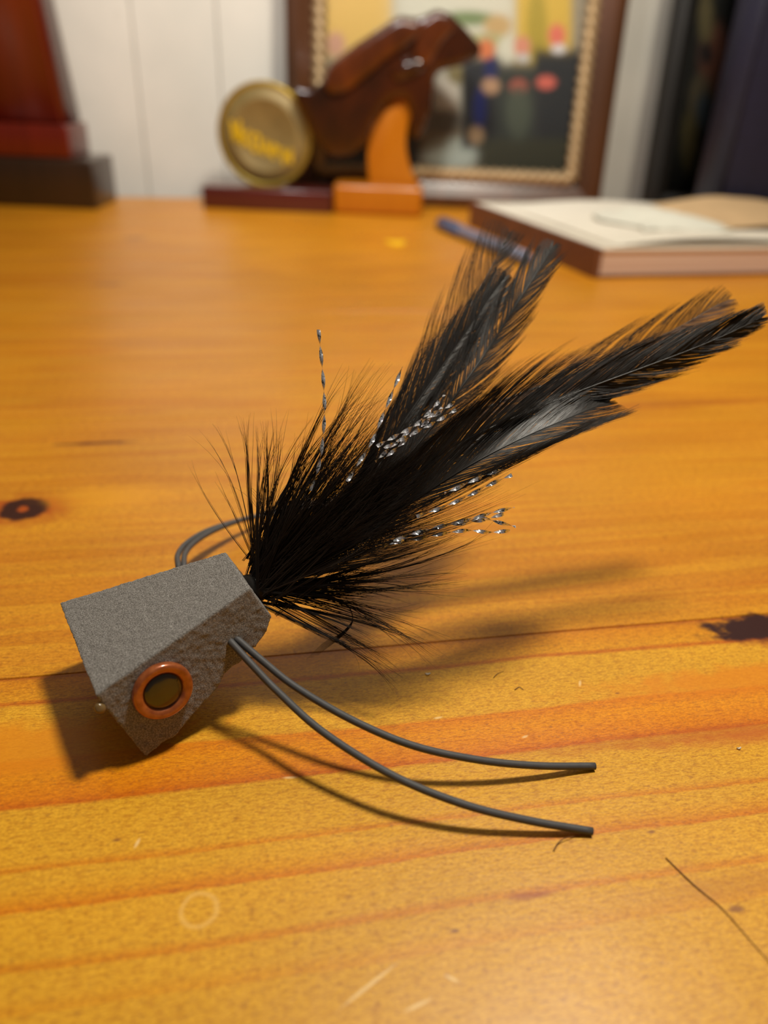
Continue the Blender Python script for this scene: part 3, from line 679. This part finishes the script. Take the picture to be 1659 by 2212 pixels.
o_ = mk('upper_lobe', *prism(up_poly, Vector((0, yh, 0)), X, Z, Y, -.0185, .0185), M['carve2'], carv)
m_ = o_.modifiers.new('rm', 'REMESH'); m_.mode = 'VOXEL'; m_.voxel_size = .002; m_.use_smooth_shade = True
m_ = o_.modifiers.new('sm', 'SMOOTH'); m_.factor = .6; m_.iterations = 18
fc_poly = [yp2(*q_) for q_ in [(905, 50), (944, 26), (966, 34), (985, 62), (952, 96), (930, 140), (905, 150), (892, 120)]]
o_ = mk('cheek_facet', *prism(fc_poly, Vector((0, yh, 0)), X, Z, Y, -.0165, .0165), M['carve2'], carv)  # lighter wood colour stands in for light falling on this facet
m_ = o_.modifiers.new('rm', 'REMESH'); m_.mode = 'VOXEL'; m_.voxel_size = .002; m_.use_smooth_shade = True
m_ = o_.modifiers.new('sm', 'SMOOTH'); m_.factor = .6; m_.iterations = 12
fin = skin('flank_ridge', [[(845, 168, -.012, 14), (880, 148, -.012, 22), (922, 138, -.012, 14)]], M['carve'], carv, 2)
br = skin('brow_ridge', [[(950, 42, -.010, 14), (975, 62, -.010, 15), (1000, 84, -.009, 12), (1022, 102, -.006, 8)]], M['carve'], carv, 2)

# ------------------------------------------------------------------ framed photograph
def rect_frame(ft, base, yaw, lean, W, Hh, rail, dep, mat, ropeR=None, prof_in=.6):
    """returns local-to-world function; builds rails as four mitred parts"""
    Rm = Matrix.Rotation(yaw, 3, 'Z') @ Matrix.Rotation(-lean, 3, 'X')
    ex_, ey_, ez_ = Rm @ X, Rm @ Y, Rm @ Z
    L2W = lambda x, y, z: base + ex_ * x + ey_ * y + ez_ * z
    prof = [(0, dep), (0, .003), (.004, 0), (rail * .45, -.001), (rail * .8, .003), (rail, .005), (rail, dep)]   # (inward, y)
    corners = [(-W / 2, 0, 1, 1), (W / 2, 0, -1, 1), (W / 2, Hh, -1, -1), (-W / 2, Hh, 1, -1)]
    for i in range(4):
        a = corners[i]; b = corners[(i + 1) % 4]; V = []
        for cx, cz, sx, sz in (a, b):
            for q_, y_ in prof: V.append(L2W(cx + sx * q_, y_, cz + sz * q_))
        n_ = len(prof); Fc = [(k, k + 1, n_ + k + 1, n_ + k) for k in range(n_ - 1)] + [(n_ - 1, 0, n_, 2 * n_ - 1), tuple(range(n_))[::-1], tuple(range(n_, 2 * n_))]
        o = mk('rail', V, Fc, mat, ft, smooth=False)
        if ropeR:
            i0 = rail + ropeR * .9; pa = (a[0] + a[2] * i0, a[1] + a[3] * i0); pb = (b[0] + b[2] * i0, b[1] + b[3] * i0)
            ln = math.hypot(pb[0] - pa[0], pb[1] - pa[1]); n_ = int(ln / .0016); V = []; Fc = []; sg = 10
            for k in range(n_ + 1):
                t_ = k / n_; px_, pz_ = pa[0] + (pb[0] - pa[0]) * t_, pa[1] + (pb[1] - pa[1]) * t_; du, dw = (pb[0] - pa[0]) / ln, (pb[1] - pa[1]) / ln
                for j in range(sg):
                    an = 2 * math.pi * j / sg; rr = ropeR * (1 + .22 * math.cos(2 * (an - 2 * math.pi * k / 10.)))
                    V.append(L2W(px_ - dw * math.cos(an) * rr, .0045 + math.sin(an) * rr * .8, pz_ + du * math.cos(an) * rr))
            for k in range(n_):
                for j in range(sg): q0_ = k * sg + j; q1_ = k * sg + (j + 1) % sg; Fc.append((q0_, q1_, q1_ + sg, q0_ + sg))
            mk('rope_molding', V, Fc, M['rope'], ft)
    inn = rail + (ropeR or 0)
    V = [L2W(x, .0070, z) for x, z in ((-W / 2 + inn, inn), (W / 2 - inn, inn), (W / 2 - inn, Hh - inn), (-W / 2 + inn, Hh - inn))] + [L2W(x, .0085, z) for x, z in ((-W / 2 + inn, inn), (W / 2 - inn, inn), (W / 2 - inn, Hh - inn), (-W / 2 + inn, Hh - inn))]
    six = [(0, 1, 2, 3), (7, 6, 5, 4), (0, 4, 5, 1), (1, 5, 6, 2), (2, 6, 7, 3), (3, 7, 4, 0)]
    mk('glass_pane', V, six, M['glass'], ft, smooth=False)
    e_ = rail * .5
    V = [L2W(x, y_, z) for y_ in (.0105, .0145) for x, z in ((-W / 2 + e_, e_), (W / 2 - e_, e_), (W / 2 - e_, Hh - e_), (-W / 2 + e_, Hh - e_))]
    mk('backing', V, six, M['card'], ft, smooth=False)
    return L2W, (ex_, ey_, ez_), inn
def painted(name, ft, L2W, axes, base, W, Hh, inn, blobs, bg, nx=110, nz=150, y_=.0098):
    ex_, ey_, ez_ = axes; V = []; C_ = []
    pix = []
    for (kind, a, b, c, e, col, soft) in blobs: pass
    from math import exp
    for j in range(nz + 1):
        for i in range(nx + 1):
            x = -W / 2 + inn * .9 + (W - 1.8 * inn) * i / nx; z = inn * .9 + (Hh - 1.8 * inn) * j / nz
            p = L2W(x, y_, z); V.append(p)
            q_ = p - P0; dd_ = q_.dot(FWD); u = 829.5 + F * q_.dot(RT) / dd_; v = 1106 - F * q_.dot(UP) / dd_
            cl = np.array(S(*bg)[:3])
            for (kind, a, b, c, e, col, soft) in blobs:
                if kind == 'e': m_ = ((u - a) / c) ** 2 + ((v - b) / e) ** 2; k = 1 / (1 + exp(min(50, (m_ - 1) * 6 / soft)))
                else: m_ = max(abs(u - (a + c) / 2) / abs(c - a) * 2, abs(v - (b + e) / 2) / abs(e - b) * 2); k = 1 / (1 + exp(min(50, (m_ - 1) * 14 / soft)))
                cl = cl * (1 - k) + np.array(S(*col)[:3]) * k
            C_.append((*cl, 1))
    Fc = [(j * (nx + 1) + i, j * (nx + 1) + i + 1, (j + 1) * (nx + 1) + i + 1, (j + 1) * (nx + 1) + i) for j in range(nz) for i in range(nx)]
    o = mk(name, V, Fc, M['photo'], ft, smooth=False, normals=False)
    at_ = o.data.color_attributes.new('print', 'FLOAT_COLOR', 'POINT'); at_.data.foreach_set('color', np.array(C_).ravel()); return o
fyaw, flean = R(2), R(5)
fb = Vector((.012, .684, 0))
nrm = (Matrix.Rotation(fyaw, 3, 'Z') @ Matrix.Rotation(-flean, 3, 'X')) @ Y
exv = Matrix.Rotation(fyaw, 3, 'Z') @ X
lx = (onplane(618, 250, fb, nrm) - fb).dot(exv); rx = (onplane(1318, 300, fb, nrm) - fb).dot(exv)
FW = rx - lx; fb = fb + exv * ((lx + rx) / 2)
frame = thing('picture_frame', 'walnut frame with gold rope edge around a photograph of dark-suited people', 'picture frame', fb)
FH = .285
L2W, axs, inn = rect_frame(frame, fb, fyaw, flean, FW, FH, .0215, .015, M['framewood'], .0052)
blobs = [('r', 690, -260, 850, 120, (214, 178, 96), .6), ('r', 850, -260, 1120, 95, (206, 202, 184), .8), ('r', 1115, -260, 1235, 135, (204, 172, 76), .6), ('e', 1160, 60, 22, 90, (170, 150, 60), 1),
         ('e', 1010, 40, 62, 16, (120, 136, 92), 1), ('e', 1075, 55, 30, 24, (190, 160, 110), 1), ('e', 1040, 90, 60, 18, (170, 168, 120), 1), ('e', 1095, 110, 22, 30, (206, 204, 186), 1),
         ('r', 930, 120, 1010, 260, (190, 190, 178), .8), ('e', 965, 210, 26, 50, (226, 222, 212), .9), ('e', 990, 160, 24, 22, (150, 140, 100), 1), ('e', 950, 262, 60, 24, (120, 116, 108), 1),
         ('e', 980, 330, 64, 34, (186, 196, 186), .8), ('r', 690, 220, 905, 460, (34, 30, 24), .6),
         ('e', 735, 240, 20, 26, (180, 150, 140), 1), ('e', 725, 95, 20, 26, (196, 150, 124), 1), ('e', 718, 168, 20, 12, (206, 56, 62), .8),
         ('r', 998, 128, 1080, 320, (44, 46, 50), .5), ('r', 1070, 140, 1160, 460, (54, 58, 54), .5), ('r', 1155, 108, 1300, 460, (46, 48, 50), .4), ('r', 1030, 300, 1240, 460, (62, 62, 48), .6),
         ('e', 1060, 150, 14, 34, (38, 44, 90), .8), ('e', 1036, 235, 14, 46, (34, 44, 110), .8), ('e', 1050, 106, 19, 22, (206, 120, 76), .8), ('e', 1128, 100, 18, 22, (206, 140, 116), .8),
         ('e', 1130, 125, 14, 10, (190, 190, 190), .9), ('e', 1203, 76, 18, 24, (214, 116, 98), .8), ('e', 1207, 106, 16, 11, (210, 206, 206), .9),
         ('e', 1060, 186, 20, 18, (176, 140, 110), .9), ('e', 1120, 188, 19, 17, (196, 96, 80), .8), ('e', 1180, 178, 21, 15, (204, 104, 90), .8), ('e', 1028, 292, 17, 20, (170, 142, 110), .9),
         ('e', 1120, 240, 28, 60, (78, 84, 72), 1.2)]
painted('photograph', frame, L2W, axs, fb, FW, FH, inn, blobs, (150, 140, 120))

# black leaning frame at the right ---------------------------------
byaw, blean = R(4), R(5)
bb = onz(1470, 452)
nr2 = (Matrix.Rotation(byaw, 3, 'Z') @ Matrix.Rotation(-blean, 3, 'X')) @ Y
ex2 = Matrix.Rotation(byaw, 3, 'Z') @ X; ez2 = (Matrix.Rotation(byaw, 3, 'Z') @ Matrix.Rotation(-blean, 3, 'X')) @ Z
bb = Vector((bb.x, .700, 0))
l2 = (onplane(1426, 250, bb, nr2) - bb).dot(ex2); W2 = .215; bb2 = bb + ex2 * (l2 + W2 / 2)
bf = thing('black_frame', 'black leaning picture frame with a dark print and painted glass reflections', 'picture frame', bb2)
L2, ax2_, inn2 = rect_frame(bf, bb2, byaw, blean, W2, .27, .017, .014, M['black'])
blobs2 = [('e', 1545, 130, 34, 80, (92, 58, 44), 1), ('e', 1515, 220, 26, 60, (74, 66, 50), 1), ('e', 1490, 310, 18, 70, (74, 66, 40), 1), ('e', 1525, 40, 16, 60, (84, 76, 50), 1), ('e', 1525, 115, 12, 26, (20, 24, 26), 1), ('e', 1520, 240, 16, 40, (50, 60, 66), 1)]  # dim figures are glass reflections painted into the dark print
painted('dark_print', bf, L2, ax2_, bb2, W2, .27, inn2, blobs2, (26, 27, 24), 60, 80)
# navy album in front of it ----------------------------------------
yn = .600
ax0 = yplane(yn, 1562, 380).x
alb = thing('navy_album', 'navy blue upright album or binder at the far right edge', 'album', (ax0 + .08, yn + .02, 0))
ea = Matrix.Rotation(R(14), 3, 'Z') @ X; eb = Matrix.Rotation(R(14), 3, 'Z') @ Y
ac = Vector((ax0, yn, 0)) + ea * .075
mk('cover', *box(ac + eb * .002, ea, eb, Z, .15, .003, .27, .001), M['navy'], alb)
mk('cover', *box(ac + eb * .0265, ea, eb, Z, .15, .003, .27, .001), M['navy'], alb)
mk('page_block', *box(ac + eb * .0142 + Z * .003, ea, eb, Z, .142, .0205, .262, .001), M['pages'], alb)
mk('spine', *prism([(-.0755, -.001), (-.0755, .029), (-.0745, .0305), (-.0725, .0305), (-.0725, -.001)], ac, ea, eb, Z, 0, .27), M['navy'], alb)

# ------------------------------------------------------------------ thick book with loose sheets
ang = R(15); b1 = Vector((math.cos(ang), math.sin(ang), 0)); b2 = Vector((-math.sin(ang + R(6)), math.cos(ang + R(6)), 0))
b0 = onz(1287, 602); bh = .0165
book = thing('thick_book', 'thick cream-paged book with a brown spine lying flat on the desk', 'book', b0)
bw_, bl_ = .20, .168
def slab(c0, e1, e2, l1, l2_, z0, z1):
    q4 = [c0, c0 + e1 * l1, c0 + e1 * l1 + e2 * l2_, c0 + e2 * l2_]; V = [p + Z * z0 for p in q4] + [p + Z * z1 for p in q4]
    return V, [(0, 3, 2, 1), (4, 5, 6, 7), (0, 1, 5, 4), (1, 2, 6, 5), (2, 3, 7, 6), (3, 0, 4, 7)]
mk('bottom_cover', *slab(b0 - b1 * .001, b1, b2, bw_ + .002, bl_, 0, .0018), M['spine'], book, smooth=False)
mk('page_block', *slab(b0 + b1 * .0016 + b2 * .001, b1, b2, bw_ - .002, bl_ - .002, .0018, bh - .0012), M['pages'], book, smooth=False)
mk('spine', *slab(b0 - b1 * .0016, b1, b2, .0032, bl_, 0, bh), M['spine'], book, smooth=False)
mk('top_page', *slab(b0 + b1 * .0008, b1, b2, bw_, bl_, bh - .0012, bh), M['paper'], book, smooth=False)
def sheet(name, c0, e1, e2, l1, l2_, zf, mat, label, cat, n1=26, n2=20, th=.0004, edge=None):
    V = []; Fc = []
    for k, dz in ((0, 0), (1, th)):
        for j in range(n2 + 1):
            for i in range(n1 + 1):
                a, b = i / n1, j / n2; wv = edge(a, b) if edge else (0, 0)
                p = c0 + e1 * (l1 * a + wv[0]) + e2 * (l2_ * b + wv[1]); p.z = zf(a, b) + dz; V.append(p)
    N_ = (n1 + 1) * (n2 + 1); g = lambda i, j, k: k * N_ + j * (n1 + 1) + i
    for j in range(n2):
        for i in range(n1): Fc.append((g(i, j, 1), g(i + 1, j, 1), g(i + 1, j + 1, 1), g(i, j + 1, 1))); Fc.append((g(i, j + 1, 0), g(i + 1, j + 1, 0), g(i + 1, j, 0), g(i, j, 0)))
    for i in range(n1): Fc.append((g(i, 0, 0), g(i + 1, 0, 0), g(i + 1, 0, 1), g(i, 0, 1))); Fc.append((g(i + 1, n2, 0), g(i, n2, 0), g(i, n2, 1), g(i + 1, n2, 1)))
    for j in range(n2): Fc.append((g(0, j + 1, 0), g(0, j, 0), g(0, j, 1), g(0, j + 1, 1))); Fc.append((g(n1, j, 0), g(n1, j + 1, 0), g(n1, j + 1, 1), g(n1, j, 1)))
    return tag(mk(name, V, Fc, M[mat]), label, cat)
sheet('paper_sheet', b0 + b1 * .012 - b2 * -.004, b1, b2, .185, .155, lambda a, b: bh + .0004 + .004 * math.sin(math.pi * min(1, a * 1.2)) * (1 - .5 * b) + .0006 * math.sin(9 * a + 4 * b), 'paper', 'curved cream paper sheet lying loose on the thick book', 'paper')
tc = onz(1392, 500, bh + .004)
sheet('tissue_paper', tc, b1, b2, .062, .062, lambda a, b: bh + .0040 + .007 * math.sin(math.pi * a) * math.sin(math.pi * b) + .0022 * abs(noise.noise(Vector((a * 4, b * 4, 3)))), 'paper2', 'crumpled white tissue on top of the sheet on the book', 'tissue', 26, 24,
      edge=lambda a, b: (.004 * math.sin(7 * b), .004 * math.sin(6 * a)))
kc = onz(1470, 470, bh + .004)
sheet('kraft_sheet', onz(1560, 497, bh + .004), b1, b2, .16, .075, lambda a, b: bh + .0030 + .010 * math.sin(math.pi * min(1, .15 + a)) * (.4 + .6 * b) + .0012 * noise.noise(Vector((a * 5, b * 5, 8))), 'tan', 'tan brown paper sheet behind the white tissue at right', 'paper')

# ------------------------------------------------------------------ slate blue pen
pa, pb = onz(950, 482, .0042), onz(1146, 562, .0042); dr = (pb - pa).normalized(); PL = (pb - pa).length
pen = thing('pen', 'slate blue pen lying on the desk left of the book', 'pen', ((pa.x + pb.x) / 2, (pa.y + pb.y) / 2, 0))
def seg(nm, a, b, prof, mat): mk(nm, *lathe([(r * .001, PL * (a + (b - a) * h)) for h, r in prof], pa, dr, 20), M[mat], pen)
seg('barrel', .28, .97, [(0, 3.6), (.02, 4.0), (.97, 4.0), (1, 3.5)], 'pen')
seg('cap', 0, .285, [(0, 3.2), (.04, 4.15), (1, 4.15)], 'pencap')
seg('end_plug', .965, 1.0, [(0, 3.2), (.7, 3.0), (1, 2.2)], 'pencap')
sd = dr.cross(Z).normalized()
mk('clip', *box(pa + dr * PL * .13 + Z * .0040, dr, sd, Z, PL * .22, .0022, .0010, .0003), M['pencap'], pen)
